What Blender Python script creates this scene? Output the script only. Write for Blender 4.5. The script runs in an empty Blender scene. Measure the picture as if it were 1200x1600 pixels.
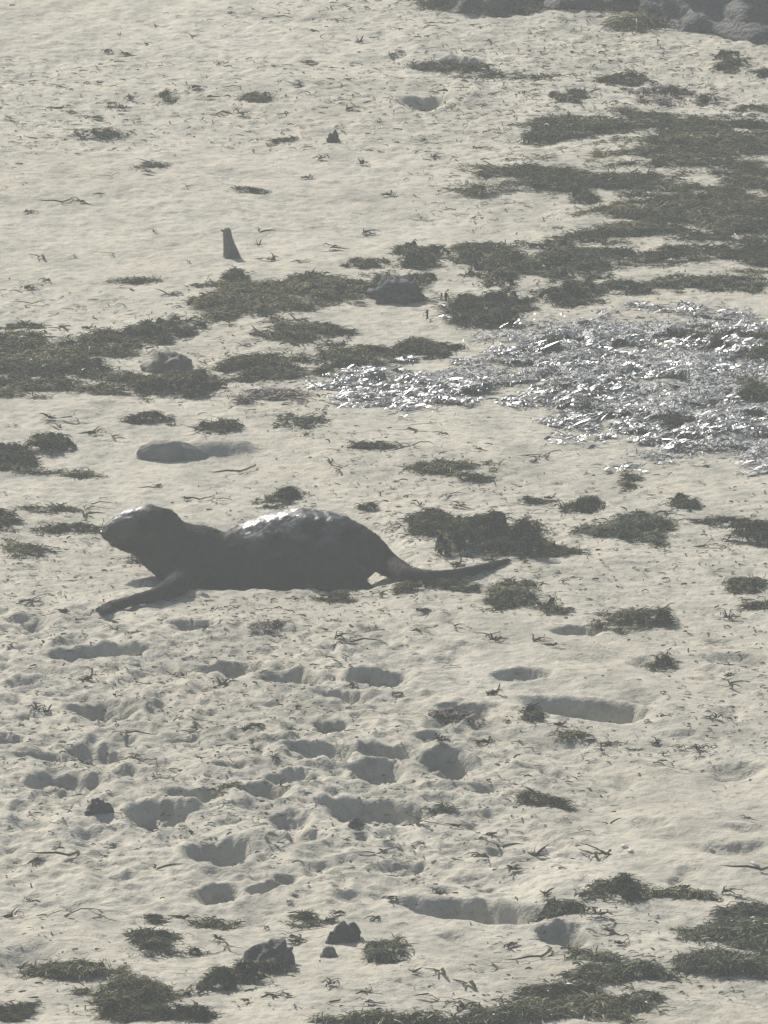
import bpy, bmesh, math, random
import numpy as np
from mathutils import Vector, Matrix, noise as mnoise

# ------------------------------------------------------------------ camera, world, sun, exposure
scene = bpy.context.scene
PITCH = math.radians(14.0); DIST = 30.0; FPX = 18000.0     # focal length in pixels of the 1200x1600 photograph
SUN_EL = math.radians(37.0); SUN_AZ = math.radians(-28.0)  # azimuth from +Y (straight ahead), negative = to the left
CY = -DIST*math.cos(PITCH); CZ = DIST*math.sin(PITCH)
camd = bpy.data.cameras.new('camera'); cam = bpy.data.objects.new('camera', camd)
scene.collection.objects.link(cam); scene.camera = cam
cam.location = (0, CY, CZ); cam.rotation_euler = (math.pi/2-PITCH, 0, 0)
camd.sensor_fit = 'VERTICAL'; camd.sensor_height = 24; camd.lens = 24*FPX/1600
camd.clip_start = .5; camd.clip_end = 1000
scene.render.resolution_x = 768; scene.render.resolution_y = 1024
w = bpy.data.worlds.new('World'); scene.world = w; w.use_nodes = True
nt = w.node_tree; sky = nt.nodes.new('ShaderNodeTexSky'); sky.sky_type = 'NISHITA'; sky.sun_disc = False
sky.sun_elevation = SUN_EL; sky.sun_rotation = SUN_AZ; sky.dust_density = 2.0
bg = nt.nodes['Background']; nt.links.new(sky.outputs[0], bg.inputs[0]); bg.inputs[1].default_value = .072
sl = bpy.data.lights.new('sun', 'SUN'); sl.energy = 4.55; sl.angle = math.radians(.5); sl.color = (1, .955, .89)
sun = bpy.data.objects.new('sun', sl); scene.collection.objects.link(sun)
SD = Vector((math.sin(SUN_AZ)*math.cos(SUN_EL), math.cos(SUN_AZ)*math.cos(SUN_EL), math.sin(SUN_EL)))
sun.rotation_euler = SD.to_track_quat('Z', 'Y').to_euler(); sun.location = (0, 0, 30)
scene.view_settings.view_transform = 'Standard'; scene.view_settings.look = 'None'
scene.view_settings.gamma = 1; scene.view_settings.exposure = .60
HAZE = .0046

# ------------------------------------------------------------------ helpers
COL = scene.collection
rng = np.random.default_rng(7); random.seed(7)
SP, CP = math.sin(PITCH), math.cos(PITCH)
def ray(px, py):
    a = (px-600)/FPX; b = (800-py)/FPX
    return np.array([a, b*SP+CP, b*CP-SP])
def gnd(px, py, z=0.):                       # pixel -> point on the beach
    d = ray(px, py); t = (z-CZ)/d[2]; return np.array([d[0]*t, CY+d[1]*t, z])
def atY(px, py, Y):                          # pixel -> point in the vertical plane at depth Y
    d = ray(px, py); t = (Y-CY)/d[1]; return np.array([d[0]*t, Y, CZ+d[2]*t])
def topx(x, y, z=0.):
    vy = y-CY; vz = z-CZ
    f = vy*CP-vz*SP; u = vy*SP+vz*CP
    return 600+FPX*x/f, 800-FPX*u/f
def ppm(py): return FPX/ (np.linalg.norm(gnd(600, py)-np.array([0, CY, CZ])))

def _h(ix, iy, s):
    n = (ix.astype(np.int64)*374761393 + iy.astype(np.int64)*668265263 + s*1442695041) & 0xffffffff
    n = ((n ^ (n >> 13))*1274126177) & 0xffffffff
    n = ((n ^ (n >> 15))*2246822519) & 0xffffffff
    return ((n ^ (n >> 16)) & 0xffff)/32767.5-1
def vn(x, y, s=0):
    x = np.asarray(x, float); y = np.asarray(y, float)
    ix = np.floor(x); iy = np.floor(y); fx = x-ix; fy = y-iy
    fx = fx*fx*fx*(fx*(fx*6-15)+10); fy = fy*fy*fy*(fy*(fy*6-15)+10)
    a = _h(ix, iy, s); b = _h(ix+1, iy, s); c = _h(ix, iy+1, s); d = _h(ix+1, iy+1, s)
    return (a+(b-a)*fx)*(1-fy)+(c+(d-c)*fx)*fy
def fbm(x, y, f, o=4, s=0, g=.5):
    r = 0; a = 1; t = 0
    for i in range(o):
        c, sn = math.cos(i*1.1+.4), math.sin(i*1.1+.4)
        r = r+a*vn((x*c-y*sn)*f+i*17.3, (x*sn+y*c)*f-i*9.1, s+i); t += a; a *= g; f *= 2.03
    return r/t*1.6
def sst(a, b, x):
    t = np.clip((x-a)/(b-a), 0, 1); return t*t*(3-2*t)

def tag(o, label=None, cat=None, group=None, kind=None):
    if label: o['label'] = label
    if cat: o['category'] = cat
    if group: o['group'] = group
    if kind: o['kind'] = kind
    return o
def np_mesh(name, V, F, mats, smooth=True, tone=None):
    me = bpy.data.meshes.new(name)
    V = np.asarray(V, np.float32); F = np.asarray(F, np.int32); k = F.shape[1]
    me.vertices.add(len(V)); me.vertices.foreach_set('co', V.ravel())
    me.loops.add(F.size); me.loops.foreach_set('vertex_index', F.ravel())
    me.polygons.add(len(F)); me.polygons.foreach_set('loop_start', np.arange(0, F.size, k, dtype=np.int32))
    me.polygons.foreach_set('loop_total', np.full(len(F), k, np.int32))
    me.polygons.foreach_set('use_smooth', np.full(len(F), smooth))
    for m in (mats if isinstance(mats, list) else [mats]): me.materials.append(m)
    if tone is not None:
        a = me.attributes.new('tone', 'FLOAT', 'POINT'); a.data.foreach_set('value', np.asarray(tone, np.float32))
    me.update(calc_edges=True); return me
def link(name, me, parent=None, loc=None):
    o = bpy.data.objects.new(name, me); COL.objects.link(o)
    if parent: o.parent = parent
    if loc is not None: o.location = loc
    return o

# ------------------------------------------------------------------ materials
def mat(name, stops, rough=.8, spec=.3, scale=20, bump=.0, bscale=200, tone=False, sheen=0, bdist=.01, coat=0):
    m = bpy.data.materials.new(name); m.use_nodes = True; n = m.node_tree.nodes; L = m.node_tree.links
    b = n['Principled BSDF']; b.inputs['Roughness'].default_value = rough; b.inputs['Specular IOR Level'].default_value = spec
    if coat: b.inputs['Coat Weight'].default_value = coat; b.inputs['Coat Roughness'].default_value = .12
    cr = n.new('ShaderNodeValToRGB'); e = cr.color_ramp.elements
    while len(e) < len(stops): e.new(.5)
    for i, (p, c) in enumerate(stops): e[i].position = p; e[i].color = (*c, 1)
    geo = n.new('ShaderNodeNewGeometry')
    if tone:
        at = n.new('ShaderNodeAttribute'); at.attribute_name = 'tone'; L.new(at.outputs['Fac'], cr.inputs[0])
    else:
        nz = n.new('ShaderNodeTexNoise'); nz.inputs['Scale'].default_value = scale; nz.inputs['Detail'].default_value = 6
        L.new(geo.outputs['Position'], nz.inputs['Vector']); L.new(nz.outputs[0], cr.inputs[0])
    L.new(cr.outputs[0], b.inputs['Base Color'])
    if bump:
        nb = n.new('ShaderNodeTexNoise'); nb.inputs['Scale'].default_value = bscale; nb.inputs['Detail'].default_value = 4
        L.new(geo.outputs['Position'], nb.inputs['Vector'])
        bp = n.new('ShaderNodeBump'); bp.inputs['Strength'].default_value = bump; bp.inputs['Distance'].default_value = bdist
        L.new(nb.outputs[0], bp.inputs['Height']); L.new(bp.outputs[0], b.inputs['Normal'])
    return m
def sand_mat():
    m = bpy.data.materials.new('sand'); m.use_nodes = True; n = m.node_tree.nodes; L = m.node_tree.links
    b = n['Principled BSDF']; b.inputs['Roughness'].default_value = .9; b.inputs['Specular IOR Level'].default_value = .15
    geo = n.new('ShaderNodeNewGeometry')
    def nz(s, d, off=(0, 0, 0), sc=(1, 1, 1)):
        mp = n.new('ShaderNodeMapping'); mp.inputs['Location'].default_value = off; mp.inputs['Scale'].default_value = sc
        L.new(geo.outputs['Position'], mp.inputs[0])
        k = n.new('ShaderNodeTexNoise'); k.inputs['Scale'].default_value = s; k.inputs['Detail'].default_value = d
        L.new(mp.outputs[0], k.inputs['Vector']); return k.outputs[0]
    def ramp(v, st):
        cr = n.new('ShaderNodeValToRGB'); e = cr.color_ramp.elements
        while len(e) < len(st): e.new(.5)
        for i, (p, c) in enumerate(st): e[i].position = p; e[i].color = (*c, 1)
        L.new(v, cr.inputs[0]); return cr.outputs[0]
    def mul(a, c, f=1):
        x = n.new('ShaderNodeMix'); x.data_type = 'RGBA'; x.blend_type = 'MULTIPLY'; x.inputs[0].default_value = f
        L.new(a, x.inputs[6]); L.new(c, x.inputs[7]); return x.outputs[2]
    c1 = ramp(nz(1.1, 5), [(.3, (.325, .302, .245)), (.7, (.385, .362, .30))])
    c2 = ramp(nz(34, 7), [(.28, (.66, .67, .68)), (.5, (1, 1, 1)), (.75, (1.14, 1.11, 1.05))])
    c3 = ramp(nz(330, 3), [(.22, (.62, .62, .63)), (.42, (1, 1, 1)), (.75, (1.1, 1.1, 1.08))])   # dark and light grains
    c4 = ramp(nz(75, 5, (3, 5, 0), (1, .55, 1)), [(.28, (.6, .6, .6)), (.36, (1, 1, 1))])         # specks of weed dust
    c5 = ramp(nz(6.5, 6, (1, 2, 0), (1, .7, 1)), [(.32, (.76, .765, .77)), (.52, (1, 1, 1)), (.7, (1.07, 1.05, 1.02))])
    c6 = ramp(nz(13, 5, (7, 2, 0), (1, .6, 1)), [(.34, (.80, .81, .80)), (.5, (1, 1, 1))])
    L.new(mul(mul(mul(mul(mul(c1, c5), c6, .8), c2, .9), c3, .95), c4, .8), b.inputs['Base Color'])
    bp = n.new('ShaderNodeBump'); bp.inputs['Strength'].default_value = .6; bp.inputs['Distance'].default_value = .006
    L.new(nz(120, 6), bp.inputs['Height'])
    bp2 = n.new('ShaderNodeBump'); bp2.inputs['Strength'].default_value = .35; bp2.inputs['Distance'].default_value = .016
    L.new(nz(33, 5), bp2.inputs['Height']); L.new(bp2.outputs[0], bp.inputs['Normal']); L.new(bp.outputs[0], b.inputs['Normal'])
    return m
M = {}
M['sand'] = sand_mat()
DK = [(0, (.010, .010, .006)), (.35, (.036, .036, .012)), (.7, (.105, .098, .040)), (1, (.24, .215, .12))]
M['weed'] = mat('dried_weed', DK, .9, .05, tone=True)
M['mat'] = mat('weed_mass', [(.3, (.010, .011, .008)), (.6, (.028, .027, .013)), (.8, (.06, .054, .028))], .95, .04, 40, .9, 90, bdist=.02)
M['green'] = mat('green_weed', [(0, (.022, .028, .011)), (.5, (.065, .075, .028)), (1, (.16, .165, .07))], .8, .15, tone=True)
M['red'] = mat('red_weed', [(0, (.05, .03, .024)), (.6, (.11, .07, .05)), (1, (.2, .15, .1))], .7, .3, tone=True)
M['wet'] = mat('wet_weed', [(0, (.08, .085, .085)), (.5, (.20, .205, .195)), (1, (.3, .3, .28))], .6, .5, tone=True)
M['shiny'] = mat('shiny_wet_weed', [(0, (.06, .062, .06)), (1, (.25, .25, .23))], .36, 1., tone=True)
M['wetmat'] = mat('wet_weed_mass', [(.3, (.14, .142, .138)), (.7, (.28, .28, .265))], .5, .5, 30, .6, 110, bdist=.02)
M['pale'] = mat('bleached_weed', [(0, (.3, .28, .22)), (1, (.55, .52, .45))], .6, .4, tone=True)
M['rock'] = mat('dark_rock', [(.3, (.035, .036, .035)), (.6, (.07, .07, .066)), (.8, (.12, .115, .1))], .8, .3, 18, .8, 60, bdist=.02)
M['brown_rock'] = mat('brown_rock', [(.3, (.07, .062, .05)), (.7, (.15, .13, .1))], .75, .3, 22, .6, 90, bdist=.01)
M['mound_shade'] = mat('mound_shade', [(.3, (.15, .145, .125)), (.7, (.24, .225, .19))], .9, .1, 20, .4, 90, bdist=.01)  # grey that puts the sand mound's shaded side into the colour
M['pale_rock'] = mat('pale_rock', [(.3, (.36, .33, .28)), (.7, (.46, .42, .37))], .8, .3, 22, .5, 150, bdist=.01)
M['shell'] = mat('shell', [(.3, (.72, .7, .66)), (.7, (.85, .84, .8))], .25, .6, 60)
M['fur_body'] = mat('otter_skin', [(.3, (.012, .011, .010)), (.7, (.026, .022, .019))], .42, .8, 60, .3, 110, bdist=.004)
M['fur'] = mat('otter_fur', [(0, (.012, .011, .009)), (.8, (.03, .026, .021)), (1, (.08, .07, .06))], .33, 1., tone=True)
def wet_by_attribute(m, dry_r, wet_r):
    n = m.node_tree.nodes; L = m.node_tree.links; b = n['Principled BSDF']
    a = n.new('ShaderNodeAttribute'); a.attribute_name = 'wet'
    for nm, lo, hi in (('Roughness', dry_r, wet_r), ('Specular IOR Level', .05, 1.)):
        mr = n.new('ShaderNodeMapRange'); mr.inputs['To Min'].default_value = lo; mr.inputs['To Max'].default_value = hi
        L.new(a.outputs['Fac'], mr.inputs[0]); L.new(mr.outputs[0], b.inputs[nm])
wet_by_attribute(M['fur_body'], .75, .40); wet_by_attribute(M['fur'], .7, .33)
M['nose'] = mat('nose_skin', [(.3, (.012, .01, .01)), (.7, (.02, .018, .018))], .3, .5, 60)
M['eye'] = mat('eye', [(.3, (.004, .003, .003)), (.7, (.008, .006, .005))], .05, .8, 60)
M['whisker'] = mat('whisker', [(0, (.3, .27, .22)), (1, (.4, .36, .3))], .5, .4, 60)
M['claw'] = mat('claw', [(.3, (.05, .045, .04)), (.7, (.09, .08, .07))], .4, .5, 60)

# ------------------------------------------------------------------ the beach: one height function
# hollows: far-rim endpoints in photo pixels (x1,y1,x2,y2), dark height h, softness
PITS = [(272,988,338,984,18,0),(85,1024,225,1022,22,0),(318,1045,405,1044,22,0),(412,1058,498,1062,34,0),(505,1088,562,1090,18,0),
(118,1106,208,1104,36,0),(548,1063,638,1062,30,0),(265,1146,318,1150,20,1),(496,1140,536,1144,16,0),(106,1162,205,1176,28,0),(200,1184,275,1190,16,1),
(448,1180,560,1178,24,0),(565,1172,642,1176,26,0),(556,1198,622,1200,34,0),(662,1186,734,1190,40,0),(690,1118,762,1120,24,0),
(48,1226,162,1226,34,0),(200,1264,292,1264,44,0),(106,1306,170,1306,28,1),(300,1318,388,1320,44,0),(420,1214,496,1216,22,0),(378,1234,452,1232,30,0),
(502,1248,664,1264,36,0),(268,1236,350,1246,28,0),(430,1278,478,1280,34,0),(456,1302,504,1306,24,0),(770,1064,860,1066,18,0),
(818,1096,1008,1120,30,0),(980,1100,1034,1102,12,1),(866,996,930,996,20,0),(1096,1034,1200,1036,28,1),(636,1406,852,1436,34,0),(846,1464,908,1468,40,0),
(686,1470,746,1474,18,1),(1120,1292,1215,1296,18,1),(1080,1322,1215,1322,26,1),(320,1386,374,1386,34,0),(525,1394,570,1400,20,1),(632,150,690,152,26,0),
(812,1192,905,1210,16,1),(30,1186,100,1186,16,0),(690,88,760,88,14,0),(-10,1490,90,1486,50,1),(1110,1196,1190,1196,26,1),(985,1282,1040,1284,14,1),
(560,1300,574,1300,10,0),(385,1395,460,1368,20,0),(60,1412,130,1412,10,1),(560,986,612,986,18,1),(655,1162,715,1164,14,0),(0,1160,30,1160,14,0),
(170,1214,215,1216,16,0),(335,1196,390,1196,18,1),(1100,1008,1150,1006,8,1),(30,974,70,970,20,1),(20,1060,80,1056,8,1),(480,1352,530,1350,16,1),(620,1226,700,1232,14,1),
(-60,1150,-20,1150,24,0),(-120,1260,-40,1262,34,0),(-140,1370,-60,1360,30,0),(1230,1130,1340,1136,30,0),(1260,1400,1350,1410,36,0),(-90,1040,-20,1036,26,0),(690,1020,760,1022,10,1),
(600,1345,660,1352,14,1),(1040,1150,1100,1156,12,1),(860,1160,930,1166,12,1),(150,640,200,640,6,1),(760,1330,900,1336,10,1)]
MOUNDS = [(250,706,400,704,26,.032),(430,900,600,895,10,.01),(340,1300,430,1310,30,.012),(680,130,760,130,36,.02),(300,1230,560,1230,40,.012),(60,1280,200,1290,40,.01),
(780,1020,960,1024,30,.012),(170,1200,260,1210,20,.012),(640,1180,740,1185,30,.014),(940,1265,1100,1280,40,.012),(800,1380,1000,1390,60,.012),(20,1440,150,1450,60,.012),(560,1500,740,1510,50,.012)]
_q = random.Random(12)
for _k in range(110):                                    # lesser dents of the trodden sand
    _x, _y = _q.uniform(-20, 760), _q.uniform(965, 1430); _w = _q.uniform(14, 46)
    if _q.random() < .35: _x = _q.uniform(0, 1200)
    PITS.append((_x, _y, _x+_w, _y+_q.uniform(-4, 5), _q.uniform(5, 13), 1))
_P = []
for i, (x1, y1, x2, y2, h, soft) in enumerate(PITS):
    a = gnd(x1, y1); b = gnd(x2, y2); pp = ppm((y1+y2)/2); sc = h/pp
    dep = min(.064, .66*sc+.008)*(.6 if soft else 1.)*(1.35 if b[0]-a[0] > .25 else 1); hd = max(.045, .72*sc/SP*.55)
    _P.append((a[0], a[1], b[0], b[1], dep, hd, soft, i))
_Mo = []
for i, (x1, y1, x2, y2, h, z) in enumerate(MOUNDS):
    a = gnd(x1, y1+h/2); b = gnd(x2, y2+h/2); _Mo.append((a[0], a[1], b[0], b[1], z, h/ppm(y1)/SP*(.6 if i else .42), i))

CRY = gnd(400, 927)[1]; OXA = gnd(262, 924)[0]; OXB = gnd(585, 924)[0]
def height(x, y):
    x = np.asarray(x, float); y = np.asarray(y, float)
    px, py = topx(x, y)
    # churned sand (trodden) in the lower left and around the strand lines, smoother on the right
    ch = sst(930, 1010, py+fbm(x, y, .9, 2, 3)*50)*sst(900, 560, px+fbm(x, y, .8, 2, 4)*120)*sst(1480, 1330, py)
    ch = np.clip(ch+.22*sst(300, 120, py)+.22*sst(200, 60, py)*sst(500, 900, px)+.18, 0, 1)
    far = np.exp(-(np.maximum(0, np.abs(x)-6)/20)**2)
    z = .030*fbm(x, y, .45, 3, 11)+.009*fbm(x, y*.8, 1.7, 3, 12)
    r = fbm(x, y*.75, 6.5, 4, 13); z = z+ch*.012*r
    r2 = 1-np.abs(fbm(x, y*.8, 11, 3, 14)); z = z+ch*.010*(r2-.6)
    z = z+(.0018+.0036*ch)*fbm(x*.8, y, 36, 4, 15)
    # soft wind ripples running down to the right
    t = (y+x*1.2)*7+2.5*fbm(x, y, .9, 2, 17)
    z = z+.0065*np.sin(t*1.7)*sst(500, 900, px)*sst(980, 1100, py)
    wx = fbm(x, y, 9, 3, 21); wy = fbm(x, y, 24, 4, 22, .65)
    for (ax, ay, bx, by, dep, hd, soft, i) in _P:
        hw = (bx-ax)/2*1.12+.012; cx = (ax+bx)/2
        m = (np.abs(x-cx) < hw*1.7+.05) & (y < max(ay, by)+.16) & (y > min(ay, by)-2.7*hd-.16)
        if not m.any(): continue
        xx = x[m]; yy = y[m]; u = (xx-cx)/hw
        yc = ay+(by-ay)*np.clip((u+1)/2, -.3, 1.3)-hd*.95
        kk = .35 if hw > .13 else 1.; yy = yy+wx[m]*.026*kk+wy[m]*.014*kk
        v = (yy-yc)/hd; uu = np.abs(u*(1+.10*wx[m]))
        v = v*np.where(v < 0, .72, 1.)
        d = np.sqrt(uu**2+v**2)
        wall = .52 if not soft else .2
        inner = np.where(v > 0, wall, .25)
        prof = sst(1.0, inner, d)
        rim = np.exp(-((d-1.12)/.16)**2)
        z[m] += -dep*prof*(1+(.28*wy[m]+.14*wx[m])*kk)+dep*(.14 if not soft else .05)*rim*(.7+.3*wx[m])
    for (ax, ay, bx, by, hz, hd, i) in _Mo:
        hw = (bx-ax)/2; cx = (ax+bx)/2
        u = (x-cx)/hw; v = (y-(ay+(by-ay)*np.clip((u+1)/2, 0, 1)))/hd
        v = np.where(v < 0, v*(1.35 if i == 0 else 1.15), v*.7)
        u = np.where(u < 0, u*1.25, u*.85)
        d = np.sqrt(u*u+v*v)+.10*wx
        z = z+hz*sst(1.15, .45 if i else .3, d)
    # a low hollow the animal lies in, behind a small crest of sand
    yc = CRY+.022*fbm(x, x*0, 3.2, 4, 31)
    ex = sst(OXA-.10, OXA+.10, x)*sst(OXB+.12, OXB-.06, x)
    near = sst(.52, .10, y-yc)*sst(-.30, 0, y-yc)
    z = z*(1-.85*ex*sst(-.5, -.1, y-yc)*sst(.9, .5, y-yc))
    z = z+ex*(-.052*sst(-.01, .09, y-yc)*sst(.75, .40, y-yc)+.010*(.6+fbm(x, y, 14, 3, 33))*np.exp(-((y-yc+.01)/.04)**2))
    return z*far
def hz(x, y): return float(height(np.array([x]), np.array([y]))[0])

def axis(lo, hi, step, out, g=1.16):
    a = list(np.arange(lo, hi, step)); s = step; v = a[-1]; up = []
    while v < out: s *= g; v += s; up.append(v)
    s = step; v = lo; dn = []
    while v > -out: s *= g; v -= s; dn.append(v)
    return np.array(dn[::-1]+a+up)
gx = axis(-1.65, 1.65, .0052, 150); gy = axis(-5.3, 6.6, .0085, 150)
X, Y = np.meshgrid(gx, gy); Z = height(X.ravel(), Y.ravel())
nx, ny = len(gx), len(gy)
idx = np.arange(nx*ny).reshape(ny, nx)
F = np.stack([idx[:-1, :-1], idx[:-1, 1:], idx[1:, 1:], idx[1:, :-1]], -1).reshape(-1, 4)
beach = link('sand', np_mesh('sand', np.stack([X.ravel(), Y.ravel(), Z], 1), F, M['sand']))
tag(beach, 'pale sand beach, trodden and dented with hollows', None, None, 'structure')

# ------------------------------------------------------------------ weed: blades and lumpy masses
def ribbons(P, L, W, tilt, curl, r, bias=None, gz=None):
    """n curved blades rooted at P; returns V (n*8,3), F, per-vertex tone"""
    n = len(P); az = r.uniform(0, 2*np.pi, n)
    if bias is not None:
        az = np.where(r.random(n) < bias, r.normal(0, .35, n)+np.pi*(r.random(n) < .5), az)
    el = r.normal(tilt, .28, n) if np.isscalar(tilt) else tilt
    el = np.abs(el); L = L*r.uniform(.5, 1.5, n); W = W*r.uniform(.5, 1.4, n)*.72
    roll = r.normal(0, .5, n); pts = []
    p = P.copy(); a = az.copy(); e = el.copy(); tw = r.normal(0, curl, n); dn = r.uniform(.2, .9, n)*(.6+el)
    for k in range(4):
        d = np.stack([np.cos(a)*np.cos(e), np.sin(a)*np.cos(e), np.sin(e)], 1)
        s = np.stack([-np.sin(a)*np.cos(roll), np.cos(a)*np.cos(roll), np.sin(roll)], 1)
        wk = (W*(.5, .5, .38, .08)[k])[:, None]
        pts.append(p-s*wk); pts.append(p+s*wk)
        p = p+d*(L/3)[:, None]; a = a+tw; e = e-dn
        if gz is not None:
            p[:, 2] = np.maximum(p[:, 2], gz+.001)
    V = np.stack(pts, 1).reshape(-1, 3)
    b = np.arange(n)[:, None]*8
    F = np.concatenate([b+np.array([[0, 1, 3, 2]]), b+np.array([[2, 3, 5, 4]]), b+np.array([[4, 5, 7, 6]])], 0)
    return V, F, np.repeat(np.clip(r.beta(1.6, 2.6, n), 0, 1), 8)

def ell_field(px, py, E):
    f = np.full(px.shape, -9.)
    for (cx, cy, ww, hh, *s) in E:
        sl = s[0] if s else 0
        u = (px-cx)/(ww/2); v = (py-cy-sl*(px-cx))/(hh/2)
        f = np.maximum(f, 1-np.sqrt(u*u+v*v))
    return f
def weed(name, E, H, label, cat='seaweed', group=None, kind=None, neg=(), blades=600, L=.035, W=.0045, m='weed', mm='mat',
         amp=.35, nf=9, tilt=.35, seed=1, step=.009, thin=0, bias=.35, flat=0, massz=1., pale=0, shiny=False, thr=.02):
    """weed lying on the sand: E = ellipses (photo pixels) that its footprint fills; H = height in metres"""
    r = np.random.default_rng(seed*77+5)
    E = [tuple(e) for e in E]
    x0 = min(e[0]-e[2]/2 for e in E)-10; x1 = max(e[0]+e[2]/2 for e in E)+10
    ya = min(e[1]-e[3]/2-abs(e[4] if len(e) > 4 else 0)*e[2]/2 for e in E)-5; yb = max(e[1]+e[3]/2+abs(e[4] if len(e) > 4 else 0)*e[2]/2 for e in E)+5
    c = [gnd(x0, ya), gnd(x1, ya), gnd(x0, yb), gnd(x1, yb)]
    X0 = min(q[0] for q in c); X1 = max(q[0] for q in c); Y0 = c[2][1]; Y1 = c[0][1]
    def field(x, y):
        px, py = topx(x, y)
        f = ell_field(px, py, E)+amp*1.15*fbm(x, y*.8, nf, 4, seed+40)+amp*.75*fbm(x*.6, y*.6, nf*4.5, 3, seed+50)
        if kind: f = f-np.maximum(0, fbm(x*.45, y*.9, nf*2.8, 4, seed+80, .65)-thr)*(2.6-1.1*sst(.25, .9, f))
        else: f = f-np.maximum(0, fbm(x*.55, y*.9, nf*3.2, 3, seed+80, .6)-.08)*1.9
        if neg: 
            g = ell_field(px, py, neg); f = np.minimum(f, -(g-.05)*.9+.15*fbm(x, y, 30, 2, seed))
        return f
    def top(x, y, f):
        k = sst(0, .75, f); 
        return height(x, y)+massz*H*k*(.55+.5*np.clip(fbm(x, y, nf*1.6, 3, seed+60)+.4, 0, 1.05))+.004*fbm(x, y, 60, 2, seed+70)
    xs = np.arange(X0, X1+step, step); ys = np.arange(Y0, Y1+step*1.3, step*1.3)
    XX, YY = np.meshgrid(xs, ys); jx = (r.random(XX.shape)-.5)*step*.5; XX = XX+jx
    ff = field(XX, YY); sh = XX.shape
    ZZ = top(XX.ravel(), YY.ravel(), ff.ravel()).reshape(sh)
    ZZ = np.where(ff < .05, ZZ-.006, ZZ+.001)
    keep = (ff > thin)
    kf = keep[:-1, :-1] & keep[1:, :-1] & keep[:-1, 1:] & keep[1:, 1:]
    if thin > 0: kf &= (vn(XX*60, YY*40, seed)[:-1, :-1] > -.4)
    ii = np.arange(XX.size).reshape(sh)
    Fm = np.stack([ii[:-1, :-1], ii[:-1, 1:], ii[1:, 1:], ii[1:, :-1]], -1)[kf]
    Vm = np.stack([XX.ravel(), YY.ravel(), ZZ.ravel()], 1)
    # blades
    got = []; tries = 0; need = blades
    while need > 0 and tries < 60:
        q = max(need*3, 300); bx = r.uniform(X0, X1, q); by = r.uniform(Y0, Y1, q); bf = field(bx, by)
        ok = bf > -.10+r.random(q)*.3*(1-flat)-.35*(r.random(q) < .06); bx, by, bf = bx[ok][:need], by[ok][:need], bf[ok][:need]
        if len(bx): got.append(np.stack([bx, by, top(bx, by, bf)+.001], 1)); need -= len(bx)
        tries += 1
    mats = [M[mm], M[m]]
    if got:
        P = np.concatenate(got); gz = height(P[:, 0], P[:, 1])
        Vb, Fb, tb = ribbons(P, L, W, tilt, .35, r, bias, gz)
        tb = np.clip(tb+np.repeat(.34*fbm(P[:, 0]*.7, P[:, 1], 7, 3, seed+93)+.06, 8), 0, 1)  # drifts of lighter tone put lit clumps into the blade colour
        if shiny:                            # added wet fronds, each tilted so that it mirrors the sun as glare
            q = 90000; bx = r.uniform(X0, X1, q); by = r.uniform(Y0, Y1, q); bf = field(bx, by); qx, qy = topx(bx, by)
            cl = .9*fbm(bx*.5, by*.9, 4.5, 3, 91)+.5*vn(bx*14, by*16, 92)+.55*np.exp(-((qx-590)/170)**2)+.75*np.exp(-((qy-640-.16*(qx-700))/24)**2)*(qx < 1010)-.1
            ok = (bf > -.28+.5*r.random(q)) & (cl > .18+.5*r.random(q)); bx, by, bf = bx[ok][:11000], by[ok][:11000], bf[ok][:11000]; k = len(bx)
            Q = np.stack([bx, by, top(bx, by, bf)+.006], 1)
            ph = np.radians(r.normal(16, 13, k)); e = np.radians(r.normal(5, 17, k)); yaw = r.normal(.1, .8, k)
            d = np.stack([np.cos(e)*np.cos(yaw), np.sin(yaw)*np.cos(e), np.sin(e)], 1); s_ = np.stack([0*ph, np.cos(ph), np.sin(ph)], 1)
            Lr = (r.gamma(2., .009, k)+.006)[:, None]; Wr = (r.uniform(.0014, .006, k))[:, None]; vs = []
            for j, wk in enumerate((.3, 1, .9, .2)):
                c0 = Q+d*Lr*(j/3-.5); c0[:, 2] += .002*(j in (1, 2))
                vs += [c0-s_*Wr*wk, c0+s_*Wr*wk]
            Vg = np.stack(vs, 1).reshape(-1, 3); b0 = np.arange(k)[:, None]*8
            Fg = np.concatenate([b0+np.array([[0, 1, 3, 2]]), b0+np.array([[2, 3, 5, 4]]), b0+np.array([[4, 5, 7, 6]])], 0)
            print('glare', k)
            tag(link('glaring_wet_seaweed', np_mesh('glaring_wet_seaweed', Vg, Fg, M['shiny'], True, np.repeat(r.random(k), 8))), 'added wet fronds, tilted to flash white in the sun over the grey wet weed', 'seaweed', None, 'stuff')
        if pale: mats.append(M['pale'])
    else: Vb = np.zeros((0, 3)); Fb = np.zeros((0, 4), int); tb = np.zeros(0)
    used = np.zeros(len(Vm), bool); used[Fm.ravel()] = True; rm = np.cumsum(used)-1
    Vm = Vm[used]; Fm = rm[Fm]
    V = np.concatenate([Vm, Vb]); Fa = np.concatenate([Fm, Fb+len(Vm)])
    if name and not kind:
        base = np.array([V[:, 0].mean(), V[:, 1].mean(), 0]); base[2] = hz(base[0], base[1])
    else: base = np.zeros(3)
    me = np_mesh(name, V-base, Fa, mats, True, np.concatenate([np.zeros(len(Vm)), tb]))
    mi = np.zeros(len(Fa), np.int32); mi[len(Fm):] = 1
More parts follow.
